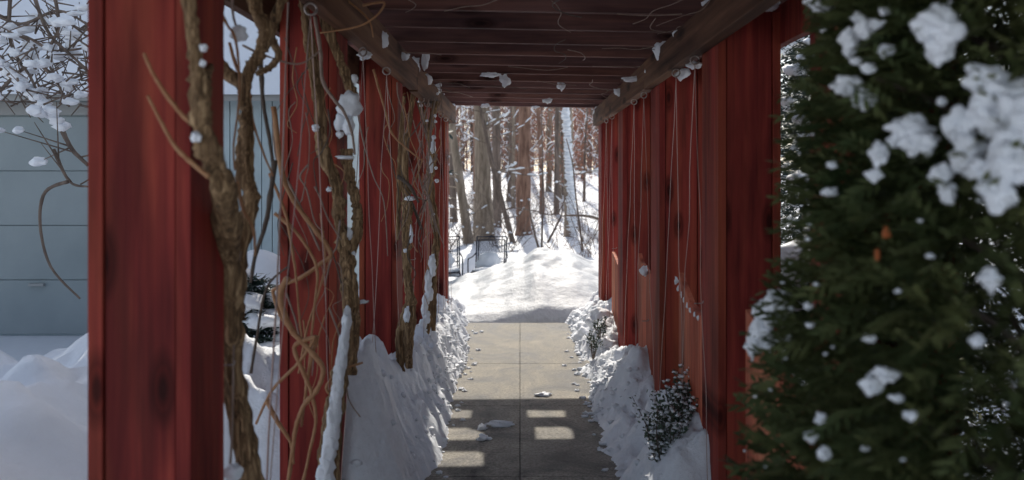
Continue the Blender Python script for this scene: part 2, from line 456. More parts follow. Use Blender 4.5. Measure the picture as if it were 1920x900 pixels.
# little hooks driven into the posts
for (px, py, d) in ((425, 685, 1.93), (1210, 602/1.0, 4.62), (1310, 569, 3.3), (1152, 466, 6.3), (773, 487, 4.7), (682, 568, 3.2)):
    q = P(px, py, d); m = MB(); m.tube([q+Vector((-.02, 0, 0)), q, q+Vector((.018, 0, .002)), q+Vector((.02, 0, .012))], .0028, 5, 2)
    m.build('hook', M['steel'], per, PO, smooth=True)

# snow lying on the rafters (sheet broken by open cells near the far end)
holes = {0: [(-.62, -.40), (-.02, .22), (.52, .60)], 1: [(-.60, -.30), (.02, .24)], 2: [(-.60, -.28)], 4: [(.5, .6)], 6: [(-.55, -.45)]}
rs = MB()
for k in range(-1, 20):
    ya, yb = 8.0-.41*(k+1), 8.0-.41*k
    if k == -1: ya, yb = 8.005, 8.06
    x = -1.16; segs = []
    for h0, h1 in holes.get(k, []): segs.append((x, h0)); x = h1
    segs.append((x, 1.36))
    for a, b in segs:
        if k >= 0 and a == -1.16: pass
        zb = 2.482-.018*(a+b)/2*1.0+.0006*k
        n = max(2, int((b-a)/.07)); m_ = 5; o = []
        for j in range(m_+1):
            for i in range(n+1):
                xx = a+(b-a)*i/n; yy = ya+(yb-ya)*j/m_
                e = 1
                if i in (0, n): e = .45
                wob = .018*noise.noise(Vector((xx*5, yy*5, 2)))
                o.append((xx+wob*(1 if i in (0, n) else 0), yy, zb-.015+(.085+.03*noise.noise(Vector((xx*3, yy*3, 0))))*e))
        N1 = n+1; top = len(o)
        bot = [(p[0], p[1], 2.4795-.0178*p[0]) for p in o]
        fs = [(j*N1+i, j*N1+i+1, (j+1)*N1+i+1, (j+1)*N1+i) for j in range(m_) for i in range(n)]
        fb = [tuple(top+q for q in f[::-1]) for f in fs]
        sd = []
        for i in range(n): sd.append((i+1, i, top+i, top+i+1)); q = m_*N1; sd.append((q+i, q+i+1, top+q+i+1, top+q+i))
        for j in range(m_): sd.append((j*N1, (j+1)*N1, top+(j+1)*N1, top+j*N1)); sd.append(((j+1)*N1+n, j*N1+n, top+j*N1+n, top+(j+1)*N1+n))
        rs.add(o+bot, fs+fb+sd)
tag(rs.build('roof_snow', M['snow'], origin=(0, 4, 2.48), smooth=False), 'sheet of snow lying on top of the pergola rafters', 'snow')

# clumps of snow caught where rafters cross the beams
SG = 'snow clumps caught on the pergola roof timbers'
def clump(name, px, py, d, rx, ry, label, seed, group=SG, drip=.4, mat='snowsmooth'):
    q = P(px, py, d); k = d/F
    m = MB(); m.blob(q, (rx*k*1.2, min(rx, ry)*k*.9+.005, ry*k*1.2), seed, 3, .38, 1.4, drip)
    m.blob(q+Vector((rx*k*.5, 0, -ry*k*.35)), (rx*k*.55, rx*k*.4, ry*k*.6), seed+5, 2, .5, 1.6, drip)
    return tag(m.build(name, M[mat], origin=q, smooth=True), label, 'snow clump', group)
rc = [(1278, 65, 3.83, 13, 9, 'nearest the viewer'), (1238, 97, 4.25, 12, 15, ''), (1217, 132, 4.7, 7, 7, ''), (1185, 148, 5.05, 15, 5, ''), (1160, 173, 5.9, 8, 5, ''), (1333, 8, 3.3, 14, 12, '')]
rl = ['upper right snow clump hanging from the second rafter end above the right beam', 'tall snow clump on the right beam below the third rafter', 'small square snow clump on the right beam beyond the tall one', 'thin wide snow clump hanging under a rafter midway along the right beam', 'small snow clump near the far end of the right beam', 'snow clump at the very top of the picture against the right beam']
for i, (px, py, d, rx, ry, _) in enumerate(rc): clump('snow_clump', px, py, d, rx, ry, rl[i], 20+i)
lc = [(716, 75, 3.75, 10, 15, 'ragged snow clump stuck on the inner face of the left beam'), (757, 106, 4.35, 9, 6, 'snow clump above the left beam at its splice'),
      (775, 128, 5.1, 9, 17, 'rounded snow clump filling the gap between two left beam lengths'), (797, 112, 5.0, 6, 16, 'narrow upright snow clump beside the left beam splice'),
      (800, 150, 5.6, 8, 10, 'snow clump on top of the second length of the left beam'), (815, 166, 6.3, 10, 7, 'curled snow clump over the far part of the left beam'),
      (826, 185, 7.1, 8, 8, 'snow clump at the far end of the left beam'), (842, 200, 7.95, 9, 5, 'snow clump in the upper left corner of the far opening'),
      (1120, 210, 7.95, 7, 9, 'snow clump in the upper right corner of the far opening')]
for i, (px, py, d, rx, ry, l) in enumerate(lc): clump('snow_clump', px, py, d, rx, ry, l, 40+i)
mc = [(918, 140, 5.45, 17, 4, 'flat snow clump hanging under a rafter left of the middle of the roof'), (947, 151, 5.75, 8, 9, 'ragged snow clump hanging on twigs in the middle of the roof'),
      (1052, 161, 6.0, 6, 7, 'small snow clump hanging right of the middle of the roof'), (1027, 189, 6.9, 7, 4, 'tiny pointed snow clump near the far end of the roof'),
      (909, 198, 7.9, 7, 3, 'tiny snow clump on the last rafter, left half'), (1004, 201, 7.9, 5, 2, 'tiny snow clump on the last rafter, right half')]
for i, (px, py, d, rx, ry, l) in enumerate(mc): clump('snow_clump', px, py, d, rx, ry, l, 60+i)
for i, (px, py, d, rx, ry, l) in enumerate([(1440, 10, 3.17, 18, 10, 'snow clump on the head of the nearest right post'), (1302, 122, 3.7, 12, 6, 'snow clump under the nearest eye bolt of the right beam'), (1278, 138, 4.4, 12, 9, 'snow clump behind the second eye bolt of the right beam'),
                                            (684, 104, 3.5, 12, 6, 'snow clump beside the first eye bolt of the left beam'), (1208, 509, 5.0, 6, 8, 'snow sitting on the sloping panel behind the second right post')]):
    clump('snow_clump', px, py, d, rx, ry, l, 80+i)
# beads of snow along the slope of the second low panel
for i, (px, py) in enumerate([(1268, 526), (1273, 540), (1279, 552), (1284, 562), (1290, 573), (1296, 582), (1304, 590), (1311, 596)]):
    q = P(px, py, .86*F/(px-CX)-.01); m = MB(); m.blob(q, (.011, .012, .020-.001*i), i+3, 2, .4, 1.5)
    tag(m.build('snow_bead', M['snowsmooth'], origin=q, smooth=True), 'bead of snow in the slanting row on the red panel behind the nearest right post', 'snow bead', 'beads of snow along the sloping panel top')

# ------------------------------------------------------------------ vines
def vine(name_label, base, stems, twigs=(), snow=(), extra=()):
    o = Vector(base); r = empty('climbing_vine', o, name_label, 'vine', 'woody vines climbing the left posts')
    for i, (pts, rad) in enumerate(stems):
        m = MB(); m.tube(pts, rad, 14, 10, .35, .13, i*2.1+len(pts)); m.build('stem', M['vine'], r, o, smooth=True)
        # loose bark strands winding round the stem
        if max(rad if isinstance(rad, list) else [rad]) > .012:
            sm = MB()
            for s in range(3):
                ph = random.uniform(0, 6); q = []
                for j, p in enumerate(pts):
                    rr = (rad[j] if isinstance(rad, list) else rad)*.85; a = ph+j*.8
                    q.append(Vector(p)+Vector((math.cos(a)*rr, math.sin(a)*rr*.8, 0)))
                sm.tube(q, [max(.0035, (rad[j] if isinstance(rad, list) else rad)*.33) for j in range(len(pts))], 8, 8, .5, .1, s)
            sm.build('bark_strand', M['vine'], r, o, smooth=True)
    for i, (pts, rad, mt) in enumerate(twigs):
        m = MB(); m.tube(pts, rad, 7, 6, .2, 0, i); m.build('twig', M[mt], r, o, smooth=True)
    if snow:
        m = MB()
        for i, (c, rr) in enumerate(snow): m.blob(c, rr, i+2, 3, .28, 1.5)
        m.build('snow', M['snowsmooth'], r, o, smooth=True)
    return r
def PP(lst, d): return [P(a[0], a[1], a[2] if len(a) > 2 else d) for a in lst]
def TW(lst, d, r, mt='twig'):
    n = len(lst); k = d/F*.8
    return (PP(lst, d), [r*k*(1-.45*i/(n-1)) for i in range(n)], mt)
k2 = 1.68/F
stA = [(PP([(345, -40, 1.62), (362, 60, 1.62), (370, 140, 1.62), (378, 230, 1.63), (395, 300, 1.66), (420, 370, 1.75), (432, 470, 1.9), (436, 580, 1.95), (440, 700, 2.0), (455, 800, 2.05), (478, 960, 2.05)], 2.05), [x*k2 for x in (10, 11, 13, 17, 22, 25, 24, 22, 24, 27, 30)]),
       (PP([(405, -40), (408, 30), (400, 90), (425, 135), (455, 165), (462, 230), (458, 310), (468, 370), (460, 430), (445, 500), (450, 600)], 2.2), [x*k2 for x in (13, 13, 14, 13, 13, 16, 20, 18, 20, 20, 16)]),
       (PP([(475, -40), (480, 15), (500, 60), (488, 100), (465, 140), (456, 200)], 2.15), [x*k2 for x in (13, 15, 17, 14, 12, 10)]),
       (PP([(378, 250, 1.66), (384, 180, 1.68), (388, 140, 1.75), (405, 100, 2.1)], 2.1), [x*k2 for x in (12, 10, 9, 8)]),
       (PP([(545, -40), (520, 25), (510, 70), (522, 105), (500, 130), (480, 138)], 2.3), [x*k2 for x in (10, 11, 9, 8, 9, 6)])]
twA = [TW([(392, 332), (350, 297), (325, 270), (300, 225), (277, 180)], 1.63, 6), TW([(372, 240), (343, 217), (312, 178), (285, 135), (270, 100)], 1.63, 6),
       TW([(395, 248), (404, 215), (410, 178)], 2.0, 4), TW([(405, 5), (425, 45), (440, 70), (448, 130), (447, 200), (438, 270), (440, 320)], 1.98, 4),
       TW([(445, 340), (455, 390), (475, 430), (478, 480)], 2.0, 5), TW([(430, 80), (445, 130), (465, 160), (475, 230), (495, 290), (512, 330)], 2.2, 4),
       TW([(455, 85), (500, 105), (560, 120), (600, 95)], 2.3, 3, 'twiggrey'), TW([(436, -10), (437, 30), (448, 62)], 2.0, 4, 'twiggrey'),
       TW([(515, 300), (505, 380), (495, 430), (478, 480), (470, 530)], 2.4, 7, 'stem'), TW([(488, 90), (492, 180), (505, 260), (512, 320), (505, 380)], 2.4, 6, 'stem'),
       TW([(430, 900), (436, 780), (440, 600), (452, 470)], 1.95, 3.2, 'twiggrey'), TW([(470, 700), (480, 640), (500, 540), (540, 500)], 2.6, 4, 'stem')]
snA = [(P(448, 62, 2.0), (.02, .02, .022)), (P(369, 257, 1.6), .011), (P(401, 42, 2.1), .010), (P(382, 90, 1.6), .008), (P(436, 886, 1.95), (.024, .02, .022)), (P(380, 118, 1.6), .007)]
vine('thick twisted brown vine trunk in two strands beside the nearest left post', P(470, 1150, 2.05), stA, twA, snA)
k3 = 2.5/F
stB = [(PP([(570, -30), (575, 40), (585, 110), (598, 190), (600, 250), (612, 300), (632, 350), (638, 420), (650, 480), (655, 540), (660, 620), (655, 700)], 2.95), [x*k3 for x in (9, 10, 12, 13, 13, 12, 12, 13, 16, 17, 15, 14)]),
       (PP([(600, 20), (618, 60), (635, 110), (655, 160), (665, 190)], 3.0), [x*k3 for x in (10, 10, 10, 11, 8)]),
       (PP([(648, 280), (655, 330), (668, 380), (670, 430), (655, 480), (652, 520)], 3.0), [x*k3 for x in (11, 12, 10, 12, 11, 9)]),
       (PP([(660, 590), (648, 660), (632, 740), (620, 820), (612, 960)], 2.75), [x*k3 for x in (13, 15, 17, 19, 22)]),
       (PP([(560, -30), (575, 60), (578, 110), (590, 190)], 2.9), [x*k3 for x in (5, 5, 4, 3)])]
twB = [TW([(590, 30), (600, 90), (605, 150), (625, 185), (645, 210), (660, 250), (665, 290)], 2.85, 5, 'twiggrey'),
       TW([(513, 200), (530, 330), (560, 390), (590, 430), (620, 475), (600, 495), (565, 520), (520, 540), (512, 550), (525, 590), (545, 620)], 2.75, 6.5),
       TW([(505, 325), (535, 400), (548, 470), (555, 520), (562, 600), (570, 660)], 2.7, 4), TW([(515, 400), (550, 430), (580, 470), (595, 510), (590, 570), (585, 620), (578, 700)], 2.72, 4.5),
       TW([(540, 520), (525, 560), (545, 615), (575, 650), (605, 690), (595, 730), (570, 760), (555, 800), (548, 850), (535, 940)], 2.6, 8),
       TW([(592, 632), (565, 640), (552, 655), (570, 700), (585, 740), (592, 790), (580, 850), (560, 940)], 2.6, 6),
       TW([(592, 632), (560, 680), (520, 720), (500, 750), (480, 795)], 2.6, 5), TW([(500, 750), (520, 790), (545, 830), (550, 870)], 2.6, 6),
       TW([(595, 630), (580, 690), (572, 745), (565, 800)], 2.62, 5), TW([(680, 10), (720, 5), (705, 30), (670, 50), (600, 62)], 2.9, 3.5),
       TW([(650, 0), (690, 35), (700, 70)], 3.0, 3), TW([(513, 230), (520, 300), (555, 370), (600, 470)], 2.8, 4, 'twiggrey'),
       TW([(560, 700), (575, 620), (600, 540), (610, 480), (600, 400)], 2.75, 3), TW([(620, 740), (612, 725), (630, 700), (650, 690), (680, 680)], 2.8, 4),
       TW([(640, 600), (625, 640), (622, 690)], 2.8, 2), TW([(590, 350), (600, 370), (615, 410), (640, 450)], 2.8, 2.5, 'twiggrey')]
for i in range(22):
    x = random.uniform(515, 640); y = random.uniform(60, 620); p = [(x, y)]
    for j in range(4): x += random.uniform(-22, 26); y += random.uniform(15, 60); p.append((x, y))
    twB.append(TW(p, random.uniform(2.7, 2.98), random.uniform(1.2, 2.6), random.choice(('twig', 'twiggrey', 'stem'))))
snB = [(P(655, 195, 2.9), (.045, .03, .05)), (P(640, 228, 2.92), (.025, .02, .035)), (P(655, 235, 2.9), (.02, .02, .04)), (P(592, 240, 2.9), .014), (P(637, 252, 2.95), .014), (P(655, 438, 2.95), (.012, .012, .022)), (P(648, 295, 2.95), (.035, .02, .008)),
       (P(663, 476, 2.95), .010), (P(680, 566, 3.0), (.02, .015, .008)), (P(617, 355, 2.9), .010), (P(665, 148, 3.0), (.012, .012, .022))]
for i in range(16):
    t = i/15; snB.append((P(650-46*t, 605+330*t, 2.70), ((.014+.016*t), .03, .05)))
vine('gnarled vine on the second left post, its foot crusted with snow', P(612, 1050, 2.8), stB, twB, snB)
k4 = 4.4/F
stC = [(PP([(760, 250), (757, 320), (765, 380), (762, 450), (765, 520), (770, 580), (764, 640), (768, 690)], 4.45), [x*k4 for x in (5, 5, 9, 8, 7, 9, 10, 5)]),
       (PP([(770, 560), (752, 620), (750, 680), (752, 750)], 4.45), [x*k4 for x in (6, 8, 8, 9)]),
       (PP([(758, 180), (752, 260), (748, 360), (746, 450)], 4.5), [x*k4 for x in (3, 4, 4, 3)])]
twC = [TW([(700, 130), (720, 200), (735, 250), (765, 280), (790, 300)], 4.2, 3), TW([(745, 330), (768, 348), (785, 380)], 4.4, 5, 'stem'), TW([(665, 180), (680, 260), (700, 330), (720, 380), (727, 480)], 4.3, 2, 'twiggrey'),
       TW([(790, 430), (780, 400), (760, 350), (745, 300)], 4.5, 4, 'stem'), TW([(770, 360), (800, 375), (812, 340)], 4.6, 2, 'twiggrey')]
for i in range(16):
    x = random.uniform(685, 800); y = random.uniform(150, 480); p = [(x, y)]
    for j in range(4): x += random.uniform(-14, 14); y += random.uniform(15, 45); p.append((x, y))
    twC.append(TW(p, random.uniform(4.2, 4.5), random.uniform(1, 1.8), random.choice(('twig', 'twiggrey', 'stem'))))
snC = [(P(768, 372, 4.4), (.03, .02, .014)), (P(771, 440, 4.4), (.010, .01, .05)), (P(763, 590, 4.4), (.018, .018, .05)), (P(760, 470, 4.4), .012)]
vine('dark thin vine hanging by the third left post with a frayed lower end', P(752, 800, 4.45), stC, twC, snC)
k5 = 5.7/F
stD = [(PP([(795, 130), (790, 190), (800, 240), (812, 290), (806, 340), (812, 400), (818, 450), (808, 520), (805, 580), (795, 640)], 5.75), [x*k5 for x in (4, 5, 5, 6, 7, 7, 6, 8, 8, 8)]),
       (PP([(818, 470), (814, 540), (812, 620)], 5.7), [x*k5 for x in (4, 5, 4)]), (PP([(775, 170), (768, 230), (762, 300), (765, 380)], 5.4), [x*k5 for x in (3, 4, 3, 3)]),
       (PP([(818, 190), (806, 250), (812, 300)], 5.8), [x*k5 for x in (6, 5, 4)])]
twD = []
for i in range(30):
    x = random.uniform(755, 825); y = random.uniform(140, 440); p = [(x, y)]
    for j in range(4): x += random.uniform(-13, 13); y += random.uniform(12, 40); p.append((x, y))
    twD.append(TW(p, random.uniform(5.0, 5.9), random.uniform(1, 2.2), random.choice(('twig', 'twiggrey', 'twiggrey'))))
# thin runners over the rafters
for i in range(26):
    px, py = random.uniform(690, 1280), random.uniform(20, 190)
    d = 1400*.745/(337-py); q = P(px, py, d); pts = [q]
    a = random.uniform(0, 2*PI)
    for j in range(random.randint(3, 5)):
        a += random.uniform(-.6, .6); q = q+Vector((math.cos(a)*.10, math.sin(a)*.14, random.uniform(-.012, .010)))
        q.z = min(q.z, 2.32); q.x = max(-.72, min(.78, q.x)); pts.append(q)
    twD.append((pts, random.uniform(.0012, .0030), random.choice(('twiggrey', 'stem', 'twiggrey'))))
snD = [(P(812, 275, 5.65), (.02, .02, .05)), (P(808, 310, 5.65), (.016, .02, .06))]
for i in range(12):
    t = i/11; snD.append((P(810-22*t+4*math.sin(i*2), 490+165*t, 5.66), (.026, .024, .055)))
for i in range(10): snD.append((P(random.uniform(775, 825), random.uniform(170, 420), 5.6), (random.uniform(.008, .018),)*3))
vine('snow crusted vine by the fourth left post with runners over the rafters', P(795, 690, 5.75), stD, twD, snD)

# ------------------------------------------------------------------ evergreens
def spray_shrub(root, origin, centre, rprof, h, n, mat, leaf=(.05, .008), droop=.4, core=True, ang=(0, 2*PI), fan=9, inner=.55):
    m = MB()
    for i in range(n):
        z = random.uniform(.02, 1)**.9*h; a = random.uniform(*ang); R = rprof(z, a)
        rr = R*(random.uniform(inner, 1.0)**.6)
        c = Vector((centre[0]+math.cos(a)*rr, centre[1]+math.sin(a)*rr, centre[2]+z))
        out = Vector((math.cos(a), math.sin(a), random.uniform(-.5, .8))).normalized()
        side = out.cross(Vector((0, 0, 1))).normalized(); side = (side+Vector((0, 0, random.uniform(-.9, .9)))).normalized()
        L = leaf[0]*random.uniform(.7, 1.5)
        for k in range(fan):
            t = k/(fan-1); sgn = -1 if k % 2 else 1
            b = c+out*L*(t-.5)*1.4; dr = (out*.7+side*sgn*random.uniform(.3, .9)).normalized(); dr.z -= droop*random.uniform(0, .6)
            e = b+dr*L*.75*(1-.4*t); nrm = dr.cross(out); 
            w = dr.cross(nrm); w = w.normalized()*leaf[1] if w.length > 1e-5 else side*leaf[1]
            w += nrm*leaf[1]*.5
            o = len(m.v); m.v += [tuple(b-w*.6), tuple(b+w*.6), tuple((b+e)/2+w), tuple(e), tuple((b+e)/2-w)]
            m.f += [(o, o+1, o+2, o+3, o+4)]
    return m.build('foliage', mat, root, origin)
SC = (1.03, 1.42); 
def sprof(z, a):
    zz = z
    base = lerp_tab([(0, .42), (.5, .50), (.9, .56), (1.25, .55), (1.5, .49), (1.9, .465), (2.4, .42), (3, .15)], zz)
    return base*(1+.16*noise.noise(Vector((math.cos(a)*1.6, math.sin(a)*1.6, zz*2.6))))
so = Vector((SC[0], SC[1], 0))
sh = empty('evergreen_shrub', so, 'large dark green arborvitae dabbed with snow close to the camera on the right', 'shrub')
spray_shrub(sh, so, (SC[0], SC[1], .02), sprof, 2.75, 18000, M['leafgreen'], (.046, .0046), fan=9, inner=.35)
m = MB()
for i in range(26):
    a = i*2.4; z = .2+i*.08; m.tube([(SC[0], SC[1], z), (SC[0]+math.cos(a)*.2, SC[1]+math.sin(a)*.2, z+.12), (SC[0]+math.cos(a)*.38, SC[1]+math.sin(a)*.38, z+.2)], [.012, .008, .003], 6, 3)
m.tube([(SC[0], SC[1], -.1), (SC[0]+.03, SC[1], .9), (SC[0], SC[1]-.02, 2.5)], [.05, .04, .012], 10, 6, .2); m.build('trunk', M['stem'], sh, so, smooth=True)
def on_shrub(px, py):
    u = (px-CX)/F; best = None
    v = -(py-HY)/F; t = .6
    while t < 2.0:
        x, y, z = u*t, t, EYE+v*t; r = math.hypot(x-SC[0], y-SC[1]); a = math.atan2(y-SC[1], x-SC[0])
        g_ = r-sprof(z, a)*.97
        if best is None or g_ < best[0]: best = (g_, t)
        if g_ < 0: return t
        t += .01
    return best[1]
cl = [(1765, 50, 48, 36), (1762, 90, 26, 32), (1735, 50, 20, 16), (1850, 150, 45, 26), (1875, 190, 55, 40), (1855, 225, 28, 34), (1800, 235, 34, 30), (1815, 290, 30, 34), (1838, 320, 22, 22), (1705, 245, 42, 26), (1725, 270, 32, 20), (1685, 265, 22, 12), (1590, 160, 26, 20), (1620, 188, 22, 18),
      (1592, 80, 20, 24), (1622, 55, 16, 20), (1645, 45, 14, 8), (1610, 35, 14, 10), (1648, 290, 18, 22), (1640, 330, 16, 13), (1765, 330, 20, 24), (1775, 365, 14, 20), (1895, 300, 40, 50), (1870, 360, 32, 40), (1915, 240, 40, 60), (1855, 525, 20, 22), (1635, 722, 20, 20), (1662, 703, 22, 14),
      (1682, 747, 14, 8), (1708, 780, 16, 9), (1545, 850, 13, 13), (1520, 820, 12, 12), (1538, 785, 10, 12), (1832, 640, 16, 11), (1630, 634, 12, 8), (1520, 610, 8, 5), (1478, 640, 9, 10), (1535, 5, 26, 18), (1660, 95, 16, 12), (1630, 128, 14, 10), (1605, 115, 10, 8),
      (1425, 630, 28, 32), (1440, 590, 26, 30), (1458, 565, 22, 22), (1412, 650, 14, 20), (1555, 360, 14, 8), (1560, 310, 10, 7), (1516, 573, 9, 8), (1765, 190, 10, 8), (1660, 20, 12, 8), (1500, 220, 7, 5)]
m = MB()
for i, (px, py, rx, ry) in enumerate(cl):
    d = on_shrub(px, py)-.015; q = P(px, py, d); k = d/F*.92
    m.blob(q, (rx*k, (rx+ry)*.4*k, ry*k), i, 4, .40, 1.3, .35)
    for j in range(3):
        a = random.uniform(0, 2*PI); m.blob(q+Vector((math.cos(a)*rx*k*.75, random.uniform(-.5, .3)*rx*k, math.sin(a)*ry*k*.75)), min(rx, ry)*k*random.uniform(.3, .55), i+j*7, 2, .4, 1.5)
for i in range(150):
    z = random.uniform(.3, 2.3); a = random.uniform(PI*.75, PI*1.55); R = sprof(z, a)*.99; r = random.uniform(.002, .006)
    m.blob((SC[0]+math.cos(a)*R, SC[1]+math.sin(a)*R, z), (r*1.4, r*1.4, r*.8), i, 1, .4)
m.build('snow', M['snowsmooth'], sh, so, smooth=True)
m = MB()
for px, py in ((1662, 435), (1645, 478)):
    d = on_shrub(px, py)-.02; q = P(px, py, d); m.blob(q, (.005, .003, .010), px, 2, .4)
m.build('dead_frond', M['orange'], sh, so)

def evergreen(loc, R, h, n, label, mat, nsnow, seed, leaf=(.06, .006), ssz=(.02, .06), group=None):
    random.seed(seed); o = Vector(loc); r = empty('evergreen_shrub', o, label, 'shrub', group)
    def pr(z, a): return R*(1-(z/h)**2.2*.75)*(1+.3*noise.noise(Vector((math.cos(a)*1.5+seed, math.sin(a)*1.5, z*2.5))))
    spray_shrub(r, o, loc, pr, h, n, mat, leaf, fan=7, inner=.3)
    m = MB(); m.tube([o, o+Vector((.02, 0, h*.5)), o+Vector((0, 0, h*.9))], [.04, .03, .008], 8, 4); m.build('trunk', M['stem'], r, o, smooth=True)
    m = MB()
    for i in range(nsnow):
        z = random.uniform(.15, 1)*h; a = random.uniform(0, 2*PI); s = random.uniform(*ssz); Rr = pr(z, a)*.98
        m.blob((loc[0]+math.cos(a)*Rr, loc[1]+math.sin(a)*Rr, loc[2]+z), (s*1.3, s*1.3, s*.75), i, 2, .4, 1.4)
    m.build('snow', M['snowsmooth'], r, o, smooth=True)
    return r
evergreen((2.25, 5.3, .1), .62, 2.9, 2600, 'tall dark snow spotted conifer showing between the nearest right post and the big shrub', M['darkgreen'], 90, 5)
evergreen((1.62, 3.9, .15), .32, 1.15, 900, 'low snow capped evergreen behind the nearest right post', M['darkgreen'], 60, 6, ssz=(.04, .09))
evergreen((3.5, 9.2, .1), 1.0, 5.2, 2400, 'broad snowy conifer farther off to the right of the pergola', M['darkgreen'], 130, 25, (.12, .016), (.03, .1))
evergreen((4.9, 13, .1), 1.5, 8, 2400, 'tallest conifer far behind on the right side', M['darkgreen'], 130, 26, (.18, .025), (.05, .14))
evergreen((-5.3, 13.5, .1), 1.9, 10.5, 2600, 'tall conifer added behind the blue garage roof to shade the snow heap', M['darkgreen'], 120, 15, (.22, .03), (.06, .2))  # added mostly out of sight, to cast shade on the left snow heap
evergreen((-2.75, 13.2, .1), 1.45, 12.5, 2600, 'narrower conifer added behind the right end of the garage to shade the snow heap', M['darkgreen'], 90, 16, (.2, .03), (.06, .18))  # second added conifer, placed and sized so its shadow covers the heap
evergreen((1.95, 2.70, .1), .72, 3.2, 9000, 'dense dark evergreen hidden just behind the big snow dabbed shrub at the right edge', M['leafgreen'], 70, 17, (.055, .006), (.02, .05))
evergreen((-1.55, 4.2, .15), .30, .85, 1100, 'low dark evergreen under snow between the first and second left posts', M['darkgreen'], 45, 7, ssz=(.03, .08))

def leafy(loc, w, h, nst, label, seed, leafsz=.014, snow=.35, dens=26):
    random.seed(seed); o = Vector(loc); r = empty('leafy_bush', o, label, 'bush', 'small leaved bushes in the right snow bank')
    st = MB(); lf = MB(); sn = MB()
    for s in range(nst):
        a = random.uniform(0, 2*PI); e = o+Vector((math.cos(a)*w*random.uniform(.2, 1), math.sin(a)*w*random.uniform(.2, 1), h*random.uniform(.65, 1)))
        mid = o.lerp(e, .5)+Vector((random.uniform(-.03, .03), 0, .04))
        st.tube([o, mid, e], [.004, .003, .0015], 5, 4)
        for i in range(dens):
            t = random.uniform(.35, 1.02); p = (o.lerp(mid, t*2) if t < .5 else mid.lerp(e, t*2-1))+Vector([random.gauss(0, .012) for _ in range(3)])
            d = Vector((random.uniform(-1, 1), random.uniform(-1, 1), random.uniform(-.1, .9))).normalized(); q = p+d*leafsz*1.8
            sd = d.cross(Vector((random.random(), random.random(), random.random()))).normalized()*leafsz*.55; nn = d.cross(sd).normalized()*leafsz*.2
            b = len(lf.v); mm = (p+q)/2
            lf.v += [tuple(p), tuple(mm+sd+nn), tuple(q), tuple(mm-sd+nn), tuple(mm-nn)]
            lf.f += [(b, b+1, b+4), (b+1, b+2, b+4), (b+2, b+3, b+4), (b+3, b, b+4)]
            if random.random() < snow: 
                s2 = random.uniform(.006, .014); sn.blob(mm+Vector((0, 0, .006)), (s2, s2, s2*.6), i, 1, .4)
    st.build('stem', M['stem'], r, o); lf.build('leaves', M['boxleaf'], r, o); sn.build('snow', M['snowsmooth'], r, o, smooth=True)
leafy((.72, 3.62, .02), .19, .50, 46, 'dense small leaved bush holding snow at the foot of the nearest right post', 21)
leafy((.84, 3.78, .18), .12, .42, 22, 'upright sprigs of small leaves against the red panel behind the nearest right post', 22)
leafy((.60, 6.15, .05), .07, .26, 9, 'thin leafy sprig poking out of the far right snow bank', 23, .013, .1, 16)
leafy((.70, 6.5, .12), .06, .22, 8, 'dark leafy tuft hanging by the third right post in the snow', 24, .016, .1, 14)
# rounded snow mounds heaped at the far right posts
for i, (px, py, d, rx, ry, l) in enumerate([(1128, 605, 6.9, 26, 24, 'round cap of snow at the foot of the last right post'), (1135, 650, 6.5, 22, 22, 'round cap of snow over the leafy tuft by the third right post'), (1100, 628, 7.2, 22, 20, 'round cap of snow at the path side end of the right bank')]):
    q = P(px, py, d); k = d/F; m = MB(); m.blob(q, (rx*k, rx*k, ry*k), i+1, 4, .25, 1.4); tag(m.build('snow_mound', M['snow'], origin=q, smooth=True), l, 'snow mound', 'snow mounds on the far right bank')

# ------------------------------------------------------------------ garage at the left
GO = Vector((-4.4, 7.4, 0)); ga = empty('garage', GO, 'pale blue sided garage with a panelled door left of the pergola', 'garage')
m = MB(); x0, x1, gy = -7.6, -1.95, 7.4
m.box(x0, x1, gy+.03, gy+4.6, -.1, 2.34)
i = 0; x = x0
while x < x1-.01:
    if x > -2.98 or x < -7.0: m.box(x+.004, min(x+.10, x1), gy, gy+.033, -.1, 2.33)
    x += .105
m.add([(x1, gy+.03, 2.33), (x1, gy+4.6, 2.33), (x1, gy+2.3, 4.4), (x1-.1, gy+.03, 2.33), (x1-.1, gy+4.6, 2.33), (x1-.1, gy+2.3, 4.4)], [(0, 1, 2), (3, 5, 4), (0, 2, 5, 3), (1, 4, 5, 2), (0, 3, 4, 1)])
m.build('wall', M['siding'], ga, GO)
m = MB()
for i in range(4): m.box(-6.9, -3.15, gy-.005, gy+.025, .02+i*.54, .02+i*.54+.535)
dr = m.build('door', M['door'], ga, GO, bevel=.006)
m = MB(); m.box(-4.85, -4.70, gy-.04, gy-.007, .50, .525); m.build('handle', M['trim'], dr, GO)
m = MB(); m.box(-3.14, -3.0, gy-.012, gy+.028, 0, 2.32); m.box(-7.05, -6.91, gy-.012, gy+.028, 0, 2.32); m.box(-6.9, -3.15, gy-.014, gy+.028, 2.19, 2.32); m.build('door_trim', M['trim'], ga, GO)
m = MB(); vs = [(x0-.2, gy-.3, 2.30), (x1+.2, gy-.3, 2.30), (x1+.2, gy+2.3, 4.70), (x0-.2, gy+2.3, 4.70), (x0-.2, gy+4.9, 2.30), (x1+.2, gy+4.9, 2.30)]
vs += [(a, b, c+.08) for a, b, c in vs]
m.add(vs, [(0, 3, 2, 1), (3, 4, 5, 2), (6, 7, 8, 9), (9, 8, 11, 10), (0, 1, 7, 6), (4, 10, 11, 5), (1, 2, 8, 7), (2, 5, 11, 8), (0, 6, 9, 3), (3, 9, 10, 4)])
rf = m.build('roof', M['trim'], ga, GO)
m = MB(); n = 50
